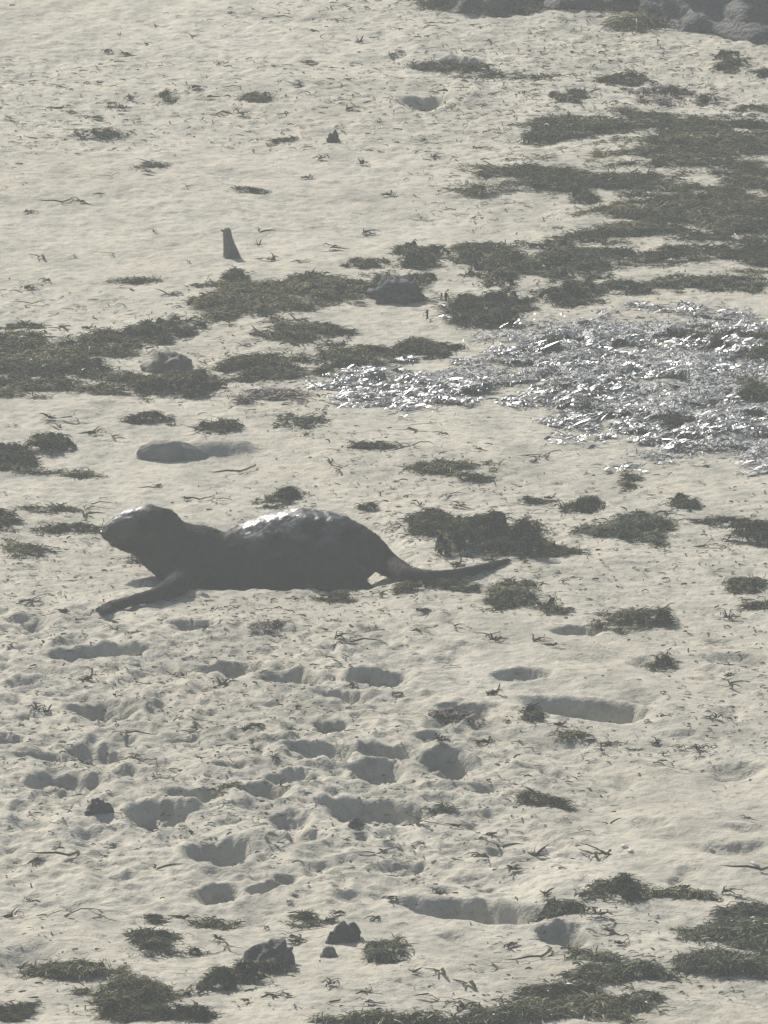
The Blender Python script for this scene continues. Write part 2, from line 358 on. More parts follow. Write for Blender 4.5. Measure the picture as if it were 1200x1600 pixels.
    if shiny and len(Fb):
        n = len(Fb)//3; cl = fbm(P[:, 0]*.7, P[:, 1]*.8, 5, 3, 91)+.5*vn(P[:, 0]*22, P[:, 1]*9, 92)
        qx, qy = topx(P[:, 0], P[:, 1]); cl = cl+.6*np.exp(-((qx-570)/190)**2)+.7*np.exp(-((qy-640-.18*(qx-700))/26)**2)*(qx < 1010)
        me.materials.append(M['shiny']); me.polygons.foreach_get('material_index', np.zeros(len(Fa), np.int32)); mi[len(Fm):] = np.tile(np.where(cl > .55, len(mats), 1), 3)
        if pale: mi[len(Fm):] = np.where(np.tile(r.random(n) < pale, 3), 2, mi[len(Fm):])
    elif pale and len(Fb):
        n = len(Fb)//3; mi[len(Fm):] = np.tile((r.random(n) < pale)*1+1, 3)
    me.polygons.foreach_set('material_index', mi)
    o = link(name, me, None, base); tag(o, label, cat if kind != 'stuff' else cat, group, kind); return o

G_C = 'seaweed clumps washed up on the sand'
# --- weed beds that read as one mass
weed('seaweed_bed', [(1130,215,330,90),(1120,250,420,120),(1150,330,460,190),(850,278,230,48),(990,350,260,70),(930,205,210,40),(900,390,240,36),(1090,405,300,40),(1190,390,300,90),(1280,300,300,260),(1020,185,180,40),
      (780,290,120,26),(760,385,90,18),(850,215,80,14),(1150,330,400,170)],
     .022, 'broad dark olive bed of dried seaweed covering the upper right sand', neg=[(1030,267,170,7),(960,304,180,6,.02),(1110,312,180,6),(910,343,190,14,.03),(1000,430,250,10),(1140,250,60,6),(960,470,400,14),(1080,168,180,20),(1000,372,130,5),(860,372,110,8),(940,290,60,5)],
     kind='stuff', blades=42000, L=.03, W=.004, amp=.42, thr=.0, nf=5, tilt=.25, seed=3, step=.014, flat=.5, massz=.8, pale=.012)
weed('seaweed_bed', [(560,455,230,40),(400,460,170,46),(340,490,70,40),(440,495,120,26),(480,440,260,14)], .020,
     'dark straggling bed of seaweed on the sand just below the upright stub', kind='stuff', blades=7800, L=.028, amp=.5, nf=7, seed=4, step=.011, flat=.3, thr=-.12)
weed('seaweed_bed', [(60,572,220,50),(150,615,230,40),(20,612,90,40),(10,535,110,40),(110,550,220,22),(230,612,180,26),(-60,580,140,110)], .024,
     'thick dark bed of seaweed at the left edge above the smooth grey mound', kind='stuff', blades=13500, L=.028, amp=.42, nf=7, seed=5, step=.011, flat=.3, pale=.015, thr=-.1,
     neg=[(20,597,190,8),(270,584,170,5),(60,547,90,4)])
weed('seaweed_bed', [(430,582,190,40,-.05),(540,560,220,30),(680,548,100,14),(480,520,120,14)], .018,
     'dark strip of seaweed leading into the glittering wet weed', kind='stuff', blades=7800, L=.026, amp=.5, nf=8, seed=6, step=.011, flat=.3, thr=-.1)
weed('wet_seaweed', [(700,610,420,90),(900,590,420,150),(1100,600,360,230),(1000,660,380,90),(1130,690,300,100),(1250,620,220,260),(900,525,260,40),(1130,525,300,50)], .026,
     'glittering carpet of wet grey seaweed catching the sun', kind='stuff', blades=24000, L=.030, W=.0036, amp=.38, nf=6, tilt=.10, thr=-.04, seed=7, step=.013, m='wet', mm='wetmat', flat=.5, shiny=True,
     neg=[(700,545,380,14),(800,505,160,8),(700,700,420,70)], pale=.02, bias=.2)
weed('dark_wet_seaweed', [(1130,540,180,46),(1170,620,60,30),(1060,590,60,18),(920,660,60,16),(1190,555,120,40),(860,556,60,12),(935,640,60,12),(1050,680,70,16)], .035,
     'dark lumps of weed standing out of the glittering wet patch', kind='stuff', blades=2600, L=.026, amp=.45, nf=8, seed=8, step=.011)
weed('seaweed_bed', [(1140,1480,170,36),(1180,1452,110,22),(1130,1535,140,30),(1000,1545,140,24),(1190,1505,50,40)], .022,
     'green tinged seaweed bed at the lower right edge of the sand', kind='stuff', blades=10500, L=.03, amp=.42, nf=8, seed=9, step=.010, m='green', thr=-.08, neg=[(1025,1482,116,50),(1100,1500,110,8)], pale=.02)
weed('seaweed_bed', [(830,1600,220,30),(900,1572,190,26),(950,1592,150,24),(640,1616,280,10)], .020,
     'olive and brown seaweed bed along the bottom edge right of centre', kind='stuff', blades=8400, L=.03, amp=.5, nf=8, seed=10, step=.010, m='weed', pale=.05, thr=-.06)
# --- clumps, each a thing of its own: (ellipses, height, label, material, blades)
CL = [
([(255,506,95,32)], .040, 'dark shaggy seaweed clump, highest of the left clumps on open sand', 'weed', 900),
([(165,520,110,30)], .028, 'low dark clump just left of the shaggy highest left clump', 'weed', 900),
([(285,600,100,34)], .045, 'dark seaweed heap in front of the rounded brown stone', 'weed', 900),
([(226,612,26,30)], .035, 'narrow stub of dark weed left of the heap before the brown stone', 'weed', 220),
([(648,395,80,32)], .035, 'dark pointed clump at the left tip of the upper right weed bed', 'weed', 700),
([(780,405,110,32)], .035, 'long dark clump under the left arm of the upper weed bed', 'weed', 800),
([(905,412,130,36)], .035, 'brown green clump on the lower edge of the upper weed bed', 'green', 900),
([(760,482,150,40)], .045, 'dark domed seaweed heap just above the glittering patch', 'weed', 1300),
([(890,458,90,24)], .035, 'dark flat topped clump to the right of the domed heap', 'weed', 600),
([(1000,448,160,16)], .018, 'thin greenish weed strip between bed and glittering patch', 'green', 600),
([(1120,440,170,22)], .020, 'greenish weed strip at the right edge above the glittering patch', 'green', 700),
([(660,434,36,14)], .020, 'small dark tuft above and right of the dark round lump', 'weed', 120),
([(780,434,60,22)], .030, 'small conical dark clump above the domed heap', 'weed', 260),
([(680,548,32,16)], .022, 'small round tuft at the upper left of the glittering patch', 'weed', 120),
([(430,630,100,24),(385,640,50,12)], .012, 'reddish and olive thin weed patch on bare mid sand', 'red', 420),
([(470,675,70,40)], .008, 'faint sparse olive weed patch under the reddish one', 'green', 200),
([(240,665,80,12)], .018, 'dark thin clump above the smooth grey mound', 'weed', 240),
([(335,681,64,14)], .018, 'dark thin clump upper right of the smooth grey mound', 'weed', 240),
([(20,722,70,34),(70,700,60,20)], .028, 'dark clump at the left edge beside the smooth grey mound', 'weed', 700),
([(95,745,110,10)], .010, 'flat dark streak of weed under the left edge clump', 'weed', 200),
([(705,752,120,18),(735,768,60,8)], .014, 'feathery grey weed patch above the otter\'s tail on open sand', 'weed', 420),
([(600,720,90,10)], .010, 'thin dark weed line right of the otter\'s back on bare sand', 'weed', 180),
([(906,806,52,18)], .026, 'small dark domed clump above the weeds past the tail tip', 'weed', 260),
([(1066,798,40,18)], .022, 'small spiky dark tuft right of the small domed clump', 'weed', 160),
([(980,766,30,20)], .026, 'small dark tuft below the glittering patch', 'weed', 160),
([(655,834,96,24)], .028, 'flat dark clump behind the otter\'s tail, nearer its rump', 'weed', 700),
([(785,848,120,42),(735,860,80,22),(815,862,60,22)], .075, 'largest dark shaggy seaweed heap behind the tip of the tail', 'weed', 2200),
([(872,880,74,10)], .016, 'dark weed strand tapering right from the heap at the tail tip', 'weed', 220),
([(945,846,110,26),(1010,832,100,16)], .024, 'long olive clump right of the heap at the tail tip', 'green', 900),
([(1015,864,56,18)], .016, 'olive scrap heap below the long olive clump', 'green', 240),
([(1170,852,70,26)], .030, 'dark round clump at the right edge level with the otter', 'weed', 420),
([(1140,830,90,12)], .016, 'thin brown weed strip above the round right edge clump', 'weed', 240),
([(436,786,64,18)], .030, 'dark clump just beyond the dip in the otter\'s back', 'weed', 240),
([(580,807,30,8)], .014, 'tiny dark clump beyond the otter\'s rump', 'weed', 90),
([(830,801,40,12)], .012, 'thin dark clump above the largest heap', 'weed', 120),
([(640,935,44,18)], .018, 'dark clump touching the sand below the base of the tail', 'weed', 340),
([(705,936,56,14)], .014, 'bristly dark clump below the middle of the tail', 'weed', 200),
([(805,944,72,26),(850,958,60,8)], .030, 'pointed dark clump below the heap with a trailing right end', 'weed', 520),
([(865,972,44,8)], .010, 'thin dark tuft left of the domed clump', 'weed', 100),
([(985,974,100,26),(1030,978,40,12)], .040, 'large domed dark clump on smooth sand right of the tail', 'weed', 700),
([(1035,1048,46,18)], .022, 'small peaked clump in open sand on the right', 'weed', 200),
([(1180,925,70,18)], .014, 'spiky weed line at the right edge below otter level', 'weed', 220),
([(1180,960,90,10)], .008, 'thin pale and dark weed fringe at the right edge', 'weed', 160),
([(110,858,0.1,0.1),(120,832,130,12)], .010, 'thin dark weed line in front of the otter\'s nose', 'weed', 260),
([(8,820,36,24)], .022, 'dark clump cut by the left edge ahead of the otter', 'weed', 260),
([(40,862,80,20)], .008, 'faint flat weed patch ahead of the otter\'s chin', 'weed', 220),
([(213,874,28,10)], .014, 'small brown clump under the otter\'s chin', 'red', 90),
([(410,996,54,12)], .012, 'small brown clump under the middle of the otter', 'red', 160),
([(85,800,90,10)], .008, 'thin weed line at the left, level with the otter\'s forehead', 'weed', 140),
([(525,935,70,12)], .010, 'low clump below the otter\'s hind foot', 'weed', 160),
([(720,1136,80,14)], .014, 'brown clump in the trodden sand right of centre', 'red', 240),
([(835,1133,30,18)], .020, 'small dark peaked clump under the long footprint\'s left end', 'weed', 140),
([(850,1252,90,10,.12)], .012, 'dark slanting strand clump in smooth sand at right of centre', 'weed', 260),
([(930,1168,90,8,.15)], .008, 'thin slanting dark weed strand below the long footprint', 'weed', 160),
([(230,1440,44,14)], .016, 'small dark tuft above the ragged left clump', 'weed', 140),
([(240,1478,70,34),(280,1492,90,10)], .020, 'ragged dark clump with twiggy right end, lower left', 'weed', 420),
([(330,1447,74,10)], .012, 'thin dark clump right of the small lower left tuft', 'weed', 150),
([(476,1440,52,14)], .016, 'small bushy clump left of the pointed dark stone', 'weed', 200),
([(512,1446,20,6)], .010, 'tiny tuft between the bushy clump and the pointed stone', 'weed', 50),
([(345,1545,84,16),(385,1532,80,26),(425,1520,50,26)], .04, 'dark ragged weed spread at the foot of the jagged dark rock', 'weed', 420),
([(215,1560,120,34),(120,1528,130,16,.1),(190,1588,80,30)], .026, 'large dark sprawling seaweed heap at the lower left', 'weed', 1900),
([(90,1530,70,18)], .016, 'dark flat clump at left of the large lower left heap', 'weed', 260),
([(260,1596,90,16),(305,1600,60,20)], .030, 'dark clump cut by the bottom edge under the large heap', 'weed', 420),
([(20,1590,80,20)], .018, 'dark clump cut by the lower left corner', 'weed', 300),
([(612,1500,56,34)], .024, 'green grey bushy tuft right of the rounded green stone', 'green', 420),
([(980,1413,56,24)], .030, 'dark bushy clump with twigs, upper left of the green bed', 'weed', 420),
([(940,1414,50,22)], .010, 'pale grey weed scatter beside the dark bushy clump', 'weed', 160),
([(1095,1418,140,9)], .008, 'twiggy dark weed line above the green bed', 'weed', 300),
([(880,1445,60,22)], .014, 'olive weed fringe at the right end of the lower long footprint', 'green', 240),
([(930,1520,70,20)], .016, 'low olive clump above the bottom right weed bed', 'green', 240),
([(925,1548,70,22)], .022, 'dark clump between the fringe and the bottom weed bed', 'weed', 300),
([(1010,160,0.1,0.1),(975,118,70,16)], .022, 'dark small clump on pale sand above the upper weed bed', 'weed', 300),
([(1050,138,110,22)], .026, 'brown grey domed clump above the upper weed bed near the right edge', 'red', 420),
([(1140,88,40,22)], .030, 'dark pointed clump beneath the dark bank at upper right', 'weed', 240),
([(1195,108,30,20)], .022, 'dark clump cut by the right edge below the bank', 'weed', 160),
([(895,150,50,14)], .014, 'twiggy dark clump above the left arm of the upper bed', 'weed', 160),
([(700,100,150,14)], .012, 'grey weed band around the hollow near the top', 'weed', 300),
([(800,115,160,10),(1000,125,60,10)], .010, 'thin weed line on the pale sand near the top', 'weed', 240),
([(720,104,60,10)], .014, 'dark short clump beside the shallow top hollow', 'weed', 140),
([(205,428,80,6)], .008, 'long thin dark weed line left of the upright stub', 'weed', 120),
([(575,408,70,14)], .016, 'dark clump at top right of the straggling bed', 'weed', 200),
([(365,425,40,22)], .028, 'dark knobbly clump directly under the upright stub', 'weed', 240),
([(455,208,50,12)], .010, 'small grey v shaped clump left of the tiny upright shard', 'weed', 110),
([(260,150,34,18)], .012, 'small dark twiggy clump in the upper left sand', 'weed', 110),
([(405,146,50,12)], .010, 'flat dark clump in the upper left centre sand', 'weed', 120),
([(155,206,60,12)], .010, 'grey twiggy clump at the upper left', 'weed', 130),
([(235,255,44,8)], .008, 'small dark flat clump below the upper left twigs', 'weed', 80),
([(385,289,50,9)], .010, 'lone dark flat clump right above the upright stub', 'weed', 100),
([(40,490,60,10)], .010, 'faint dark clump at the left edge above the left bed', 'weed', 120),
([(898,280,22,30),(912,296,36,14)], .030, 'dark curled lump of weed on the left of the upper bed', 'weed', 420),
([(455,525,90,14)], .016, 'flat dark clump between the straggling bed and the dark strip', 'weed', 240),
([(365,1240,60,10)], .010, 'thin weed among the trodden hollows on the left', 'weed', 120),
([(180,1188,90,8)], .008, 'thin brown weed along the edge of a left hollow', 'red', 120),
([(790,1338,0.1,0.1),(700,1265,60,10)], .008, 'pale twiggy weed right of the broad central hollow', 'green', 140),
]
for i, (E, H, lab, m, nb) in enumerate(CL):
    area = sum(e[2]*e[3] for e in E)
    weed('seaweed_clump', [(e[0], e[1]+H*270, e[2]*1.12, e[3]*1.1, *e[4:]) for e in E], H, lab, 'seaweed', G_C, None, blades=int(nb*1.7), m=m, L=.014+.00012*min(110, max(e[2] for e in E)), W=.0038,
         amp=(.28 if E[0][2] > 5*E[0][3] or len(E) > 1 and H < .013 else .5), nf=13 if E[0][2] < 70 else 10, tilt=.3, seed=100+i, step=.006, thin=(.12 if H < .013 else 0))

# ------------------------------------------------------------------ rocks, stub, shells
def rock(name, label, px, py, wpx, hpx, m, seed, cat='rock', group=None, peak=0., dep=1., sink=.25, rough=.16, freq=2.2, lean=0.):
    """px,py = middle of the foot; wpx,hpx = outline size in photo pixels"""
    g = gnd(px, py); pp = ppm(py); W = wpx/pp/2; Hh = hpx/pp/CP; D = W*dep
    bm = bmesh.new(); bmesh.ops.create_icosphere(bm, subdivisions=5 if wpx > 90 else 4, radius=1)
    off = Vector((seed*3.1, seed*1.7, seed*.9))
    for v in bm.verts:
        c = v.co.normalized(); n = mnoise.fractal(c*freq+off, 1., 2.1, 5); cel = mnoise.noise(c*freq*2.3+off*2)
        r = 1+rough*n*1.6+rough*.5*cel
        z = c.z*r; 
        if peak and z > 0: k = max(0, 1-math.hypot(c.x-.25, c.y*.6)); z = z*(1-peak)+peak*(1.3*min(k, .82)**1.2)+.25*abs(n)
        v.co = Vector((c.x*r*W+lean*W*max(0, z), c.y*r*D, (z-sink)*Hh/(1-sink)))
    me = bpy.data.meshes.new(name); bm.to_mesh(me); bm.free(); me.materials.append(M[m])
    me.polygons.foreach_set('use_smooth', [True]*len(me.polygons))
    o = link(name, me, None, (g[0], g[1]+D*.85, hz(g[0], g[1]+D*.85))); return tag(o, label, cat, group)
rock('stone', 'rounded brown stone among the left seaweed bed', 262, 582, 84, 26, 'brown_rock', 2, dep=.8)
rock('stone', 'dark round lump at the right end of the straggling weed bed', 620, 474, 84, 30, 'rock', 3, dep=.9, rough=.26, freq=3)
rock('rock', 'jagged dark rock with a raised peak, lower left of centre', 410, 1524, 88, 38, 'rock', 4, peak=.0, dep=.7, rough=.3, freq=1.6, lean=.35)
rock('rock', 'pointed dark stone standing on sand right of the jagged rock', 537, 1484, 54, 27, 'rock', 5, peak=.0, dep=.6, rough=.2, freq=1.5)
rock('stone', 'smooth grey sand mound above the otter, its shade put into the colour', 274, 729, 124, 25, 'mound_shade', 21, dep=.42, rough=.05, sink=.35, lean=-.2)  # lump added at the sand mound; its dark grey stands for shade
rock('stone', 'small rounded greenish stone below the pointed dark stone', 514, 1508, 28, 14, 'brown_rock', 6, dep=.8, rough=.08)
rock('stone', 'small dark blocky stone between two hollows at the left', 153, 1291, 42, 17, 'rock', 7, dep=.6, rough=.22)
rock('stone', 'small dark wedge stone inside the broad central hollow', 556, 1298, 26, 12, 'rock', 9, peak=.0, dep=.6)
rock('stone', 'tiny dark triangular shard standing upright near the top', 520, 215, 20, 15, 'rock', 10, peak=.3, dep=.5, rough=.3)
rock('stone', 'pale rounded stone in front of the dark slab at the top edge', 775, 20, 40, 12, 'pale_rock', 11, dep=.8, rough=.08)
rock('stone', 'smaller pale stone left of the rounded one at the dark slab', 728, 26, 36, 9, 'pale_rock', 12, dep=.8, rough=.08)
rock('rock', 'low dark slab of rock at the top edge, right of centre', 750, 26, 190, 60, 'rock', 13, dep=1.6, rough=.12)
rock('rock', 'big dark rock bank filling the upper right corner', 1180, 50, 420, 100, 'rock', 14, dep=1.6, rough=.10, freq=3.2)
rock('rock', 'low dark ledge joining the slab and the upper right bank', 940, 18, 260, 50, 'rock', 15, dep=1.3, rough=.14)
weed('hanging_seaweed', [(1130,18,260,50),(985,8,220,30),(1200,30,120,30)], .05, 'dark wet seaweed draped over the rock bank in the upper right corner', 'seaweed', None, 'stuff', blades=6000, L=.07, W=.005, amp=.35, nf=4, tilt=.2, seed=31, step=.018)
weed('seaweed_bed', [(760,8,200,30),(870,2,120,16)], .04, 'dark weed lying on the slab at the top edge', 'seaweed', None, 'stuff', blades=2000, L=.06, amp=.35, nf=5, seed=32, step=.015)

# upright stub
def stub():
    g = gnd(360, 394); pp = ppm(394); bm = bmesh.new(); n = 14; rings = []
    prof = [(-.01, 17, 3), (0, 15, 3), (8, 12.5, 1.5), (16, 10.5, -.5), (24, 8.8, -2.5), (32, 7.2, -4.5), (38, 6.8, -5.2), (42, 6.4, -5.2), (45, 4.8, -5.2), (46.8, 2.2, -5.2)]
    for z, r, dx in prof:
        ring = []
        for k in range(n):
            a = 2*math.pi*k/n; q = 1+.12*mnoise.noise(Vector((math.cos(a)*1.5, math.sin(a)*1.5, z*.12)))
            ring.append(bm.verts.new(((dx+r*q*math.cos(a))/pp, r*.85*q*math.sin(a)/pp, (z-1)/pp/CP)))
        rings.append(ring)
    for a, b in zip(rings, rings[1:]):
        for k in range(n): bm.faces.new((a[k], a[(k+1) % n], b[(k+1) % n], b[k]))
    bm.faces.new(rings[-1]); bm.faces.new(rings[0][::-1])
    # small hooked knot at the upper left
    bmesh.ops.create_icosphere(bm, subdivisions=3, radius=1, matrix=Matrix.Translation((-11.5/pp, 0, 42/pp))@Matrix.Rotation(.5, 4, 'Y')@Matrix.Diagonal((4.6/pp, 2.6/pp, 1.9/pp, 1)))
    me = bpy.data.meshes.new('driftwood_stub'); bm.to_mesh(me); bm.free(); me.materials.append(M['brown_rock'])
    me.polygons.foreach_set('use_smooth', [True]*len(me.polygons))
    o = link('driftwood_stub', me, None, (g[0], g[1], hz(g[0], g[1])))
    tag(o, 'small dark upright stub with a hooked top, alone on pale upper sand', 'driftwood')
stub()

def shell(px, py, s, label, seed):
    r = random.Random(seed); g = gnd(px, py); bm = bmesh.new(); n = 12
    c = bm.verts.new((0, 0, s*.35)); ring = []; ring2 = []
    for k in range(n):
        a = 2*math.pi*k/n; q = (1+.25*math.cos(a))*r.uniform(.85, 1.1)
        ring.append(bm.verts.new((s*.6*q*math.cos(a), s*.45*q*math.sin(a), s*.25)))
        ring2.append(bm.verts.new((s*q*math.cos(a), s*.75*q*math.sin(a), 0)))
    for k in range(n):
        bm.faces.new((c, ring[k], ring[(k+1) % n])); bm.faces.new((ring[k], ring2[k], ring2[(k+1) % n], ring[(k+1) % n]))
    bmesh.ops.solidify(bm, geom=bm.faces[:], thickness=s*.06)
    me = bpy.data.meshes.new('shell'); bm.to_mesh(me); bm.free(); me.materials.append(M['shell'])
    me.polygons.foreach_set('use_smooth', [True]*len(me.polygons))
    o = link('shell', me, None, (g[0], g[1], hz(g[0], g[1])+.003)); o.rotation_euler = (r.uniform(.1, .5), r.uniform(-.3, .3), r.uniform(0, 6))
    tag(o, label, 'shell', 'white shells lying on the beach')
for i, a in enumerate([(975,1337,.012,'small white shell on smooth sand, larger of a close pair at lower right'),(984,1344,.008,'tiny white shell chip beside the larger one at lower right'),
    (1181,1371,.016,'white shell near the right edge above the green weed bed'),(1111,1328,.008,'tiny white shell in the dark hollow at lower right'),
    (780,1594,.009,'small white shell on the bottom edge left of the weed bed'),(737,71,.008,'tiny white shell in the hollow near the top edge'),
    (1181,203,.008,'tiny white shell in the upper right weed bed, right of a pair'),(1163,202,.006,'tiny white shell in the upper right weed bed, left of a pair'),
    (1068,566,.012,'pale shell in the glittering weed'),(1102,628,.014,'white shell low in the glittering weed, near a smaller one'),
    (1090,650,.012,'cream shell under the white one low in the glittering weed'),(1103,596,.013,'white shell in the middle of the glittering weed')]): shell(*a, 50+i)

# ------------------------------------------------------------------ scraps: small separate twigs and flakes, copies of a few shapes
SV = []
for k in range(12):
    r = np.random.default_rng(900+k); P = []
    kind = k % 3; n = (3, 9, 16)[kind]; span = (.03, .022, .018)[kind]
    P = np.stack([r.normal(0, .0015+span*.12, n), r.normal(0, .0015+span*.12, n), np.abs(r.normal(.001, .001, n))+.001], 1)
    V, Fb, tb = ribbons(P, (.06, .038, .026)[kind], (.008, .0065, .0065)[kind], (.10, .3, .6)[kind], .5, r, .55, np.zeros(n))
    V2 = V.copy(); V2[:, 2] -= .0016                                     # thickness
    SV.append(np_mesh('seaweed_scrap', V, Fb, M['weed'], True, tb*.35))
ADJ = ['thin curled', 'small forked', 'short tufted']
LM = [(360,372,'upright stub'),(520,207,'tiny upright shard'),(775,18,'dark slab at the top'),(1100,30,'upper right rock bank'),(660,160,'upper hollow'),(730,95,'top grey weed band'),(1050,138,'brown domed clump'),
(850,278,'left arm of the upper bed'),(1080,330,'middle of the upper bed'),(900,412,'brown green clump'),(760,482,'domed seaweed heap'),(620,460,'dark round lump'),(440,460,'straggling bed'),(255,506,'highest left clump'),(80,580,'left bed'),
(262,568,'rounded brown stone'),(430,630,'reddish weed'),(285,710,'smooth grey mound'),(20,722,'left edge clump'),(700,620,'glittering patch'),(1000,690,'lower glittering edge'),(720,755,'feathery grey weed'),(1066,795,'spiky dark tuft'),
(225,825,"otter's head"),(470,800,"otter's back"),(170,950,"otter's forepaw"),(550,930,"otter's hind foot"),(700,905,"otter's tail"),(790,850,'largest heap'),(950,845,'long olive clump'),(1170,852,'round right edge clump'),(985,974,'large domed clump'),
(1035,1048,'small peaked clump'),(1150,1045,'right edge hollow'),(910,1115,'long footprint'),(150,1033,'wide left hollow'),(165,1120,'deep left hollow'),(360,1053,'flat hollow'),(595,1075,'oval hollow'),(505,1190,'middle trodden hollow'),(700,1203,'round deep hollow'),
(100,1242,'broad left hollow'),(245,1285,'deepest left hollow'),(345,1340,'bowl shaped hollow'),(575,1268,'broad central hollow'),(850,1252,'slanting strand clump'),(975,1337,'larger white shell'),(740,1425,'lower long footprint'),(230,1440,'small lower left tuft'),
(215,1550,'large lower left heap'),(405,1510,'jagged dark rock'),(537,1470,'pointed dark stone'),(612,1500,'green grey tuft'),(980,1413,'dark bushy clump'),(1140,1480,'green bed'),(840,1590,'bottom weed bed'),(60,20,'top left corner'),
(100,175,'upper left twigs'),(405,146,'upper flat clump'),(230,255,'small flat upper clump'),(60,1370,'left edge of the lower sand'),(1150,1335,'soft right hollow'),(1150,1200,'soft right dip')]
listed = [(360,22),(185,57),(225,70),(20,130),(75,124),(190,87),(150,110),(300,60),(490,45),(530,28),(560,63),(480,75),(515,108),(550,125),(470,135),(350,136),(305,137),(545,155),(345,172),(190,170),
(165,168),(145,186),(100,175),(15,186),(205,205),(230,270),(170,273),(160,302),(95,315),(120,315),(290,290),(410,351),(570,352),(408,375),(545,166),(595,188),(655,212),(610,300),(675,240),(570,250),(500,243),(485,270),
(180,386),(115,386),(240,352),(40,438),(50,460),(270,457),(75,425),(430,402),(405,400),(520,385),(470,404),(560,406),(300,400),(100,500),(60,520),(405,520),(380,538),(620,452),(390,658),(150,690),(75,668),(20,678),(90,680),
(180,700),(330,710),(430,640),(345,680),(310,690),(640,693),(690,700),(560,722),(640,722),(745,727),(855,735),(850,733),(835,742),(245,765),(240,770),(100,803),(135,816),(145,795),(310,790),(340,790),(290,788),(60,835),
(650,810),(700,790),(770,772),(720,812),(845,810),(860,800),(880,820),(1040,820),(1075,835),(1190,870),(1100,870),(760,910),(780,905),(720,905),(880,935),(660,944),(600,945),(670,975),(770,968),(845,972),
(180,1000),(205,1010),(110,966),(120,975),(60,1108),(57,1118),(270,1065),(350,1080),(230,1110),(460,1125),(380,1155),(400,1155),(405,1182),(450,1160),(270,1228),(300,1145),(200,1155),(525,1015),(550,1018),
(660,1005),(715,1000),(760,1010),(830,1022),(865,1036),(700,1053),(620,1100),(1130,1075),(1110,1140),(1138,1138),(1120,1142),(1060,1175),(1050,1200),(1095,1178),(1035,1186),(1090,1180),(905,1168),(795,1145),(760,1170),
(52,1352),(105,1355),(90,1340),(55,1412),(45,1415),(110,1444),(165,1345),(245,1365),(415,1325),(300,1305),(20,1440),(155,1437),(290,1440),(420,1455),(450,1470),(355,1485),(310,1500),(340,1475),(590,1340),(640,1380),(620,1375),
(770,1308),(785,1325),(745,1318),(655,1285),(715,1290),(955,1287),(925,1340),(945,1345),(800,1372),(1060,1400),(1130,1410),(1010,1405),(955,1465),(950,1480),(970,1498),(940,1460),(800,1507),(845,1525),(730,1563),(690,1548),
(645,1550),(705,1585),(725,1595),(680,1585),(450,1575),(570,1570),(430,1573),(575,1588),(310,1570),(390,1585),(30,1510),(590,1445),(610,1415),(690,1410),(850,1420),(885,1440),(1190,1380),(1170,1285),(1030,1170)]
rr = random.Random(5); spots = [(x+rr.uniform(-4, 4), y+rr.uniform(-2, 2)) for x, y in listed]
while len(spots) < 288:
    x = rr.uniform(0, 1200); y = rr.uniform(0, 1600)
    if y < 200 and rr.random() < .8 or 950 < y < 1500 and rr.random() < .35 or 640 < y < 760 and rr.random() < .5 or rr.random() < .12:
        if not (130 < x < 620 and 780 < y < 950): spots.append((x, y))
TODO = {}
for i, (x, y) in enumerate(spots):
    k = rr.randrange(12); g = gnd(x, y); o = link('seaweed_scrap', SV[k])
    e = .02; z0 = hz(g[0], g[1]); o.location = (g[0], g[1], z0+.0025)
    s = rr.uniform(.45, 1.15); o.scale = (s*rr.uniform(.9, 1.3), s*rr.uniform(.9, 1.5), s)
    o.rotation_euler = (math.atan2(hz(g[0], g[1]+e)-z0, e)*.7, -math.atan2(hz(g[0]+e, g[1])-z0, e)*.7, rr.uniform(-.5, .5)+math.pi*rr.randrange(2))
    m = min(LM, key=lambda q: math.hypot((q[0]-x), (q[1]-y)*1.5)); dx, dy = x-m[0], (y-m[1])
    side = 'left of' if dx < -2.2*abs(dy) else 'right of' if dx > 2.2*abs(dy) else ('above' if dy < 0 else 'below')+(' and left of' if dx < -12 else ' and right of' if dx > 12 else '')
    TODO.setdefault((k % 3, side, m[2]), []).append((math.hypot(dx, dy), o))
for (k, side, nm), lst in TODO.items():
    lst.sort(key=lambda q: q[0]); c = len(lst)
    words = [''] if c == 1 else ['nearer ', 'farther '] if c == 2 else ['nearest ', 'middle ', 'farthest '] if c == 3 else [w_+' nearest ' for w_ in ('first', 'second', 'third', 'fourth', 'fifth', 'sixth', 'seventh', 'eighth', 'ninth')]
    for w_, (dd, o) in zip(words, lst):
        tag(o, f'{w_}{ADJ[k]} dark weed scrap {side} the {nm}', 'seaweed scrap', 'seaweed scraps scattered on the sand')
# crumbs too many to count
n = 21000; cx = rng.uniform(0, 1200, n*2); cy = rng.uniform(0, 1600, n*2)
G = np.array([gnd(a, b) for a, b in zip(cx, cy)]); dens = .32+.6*np.clip(fbm(G[:, 0], G[:, 1]*.6, 1.3, 3, 77), -.5, 1)
dens += .25*((cy < 230) & (cx > 500))-.12*(cy > 1250)*(cx > 650)-.10*((cy > 240) & (cy < 480) & (cx < 500))
dens += .5*((cy > 60) & (cy < 340) & (cx > 640))+.5*((cy > 90) & (cy < 230) & (cx < 640))
G = G[rng.random(n*2) < dens*.7][:n]
G = np.stack([G[:, 0], G[:, 1], height(G[:, 0], G[:, 1])+.0015], 1)
V, Fb, tb = ribbons(G, .016*rng.uniform(.4,1.5,len(G))*np.where(G[:, 1] > 1.5, 1.7, 1.1), .0048, .15, .5, rng, .5, G[:, 2])
tag(link('weed_crumbs', np_mesh('weed_crumbs', V, Fb, M['weed'], True, tb*.8)), 'tiny dark crumbs of dried weed sprinkled over the sand', 'weed crumbs', None, 'stuff')

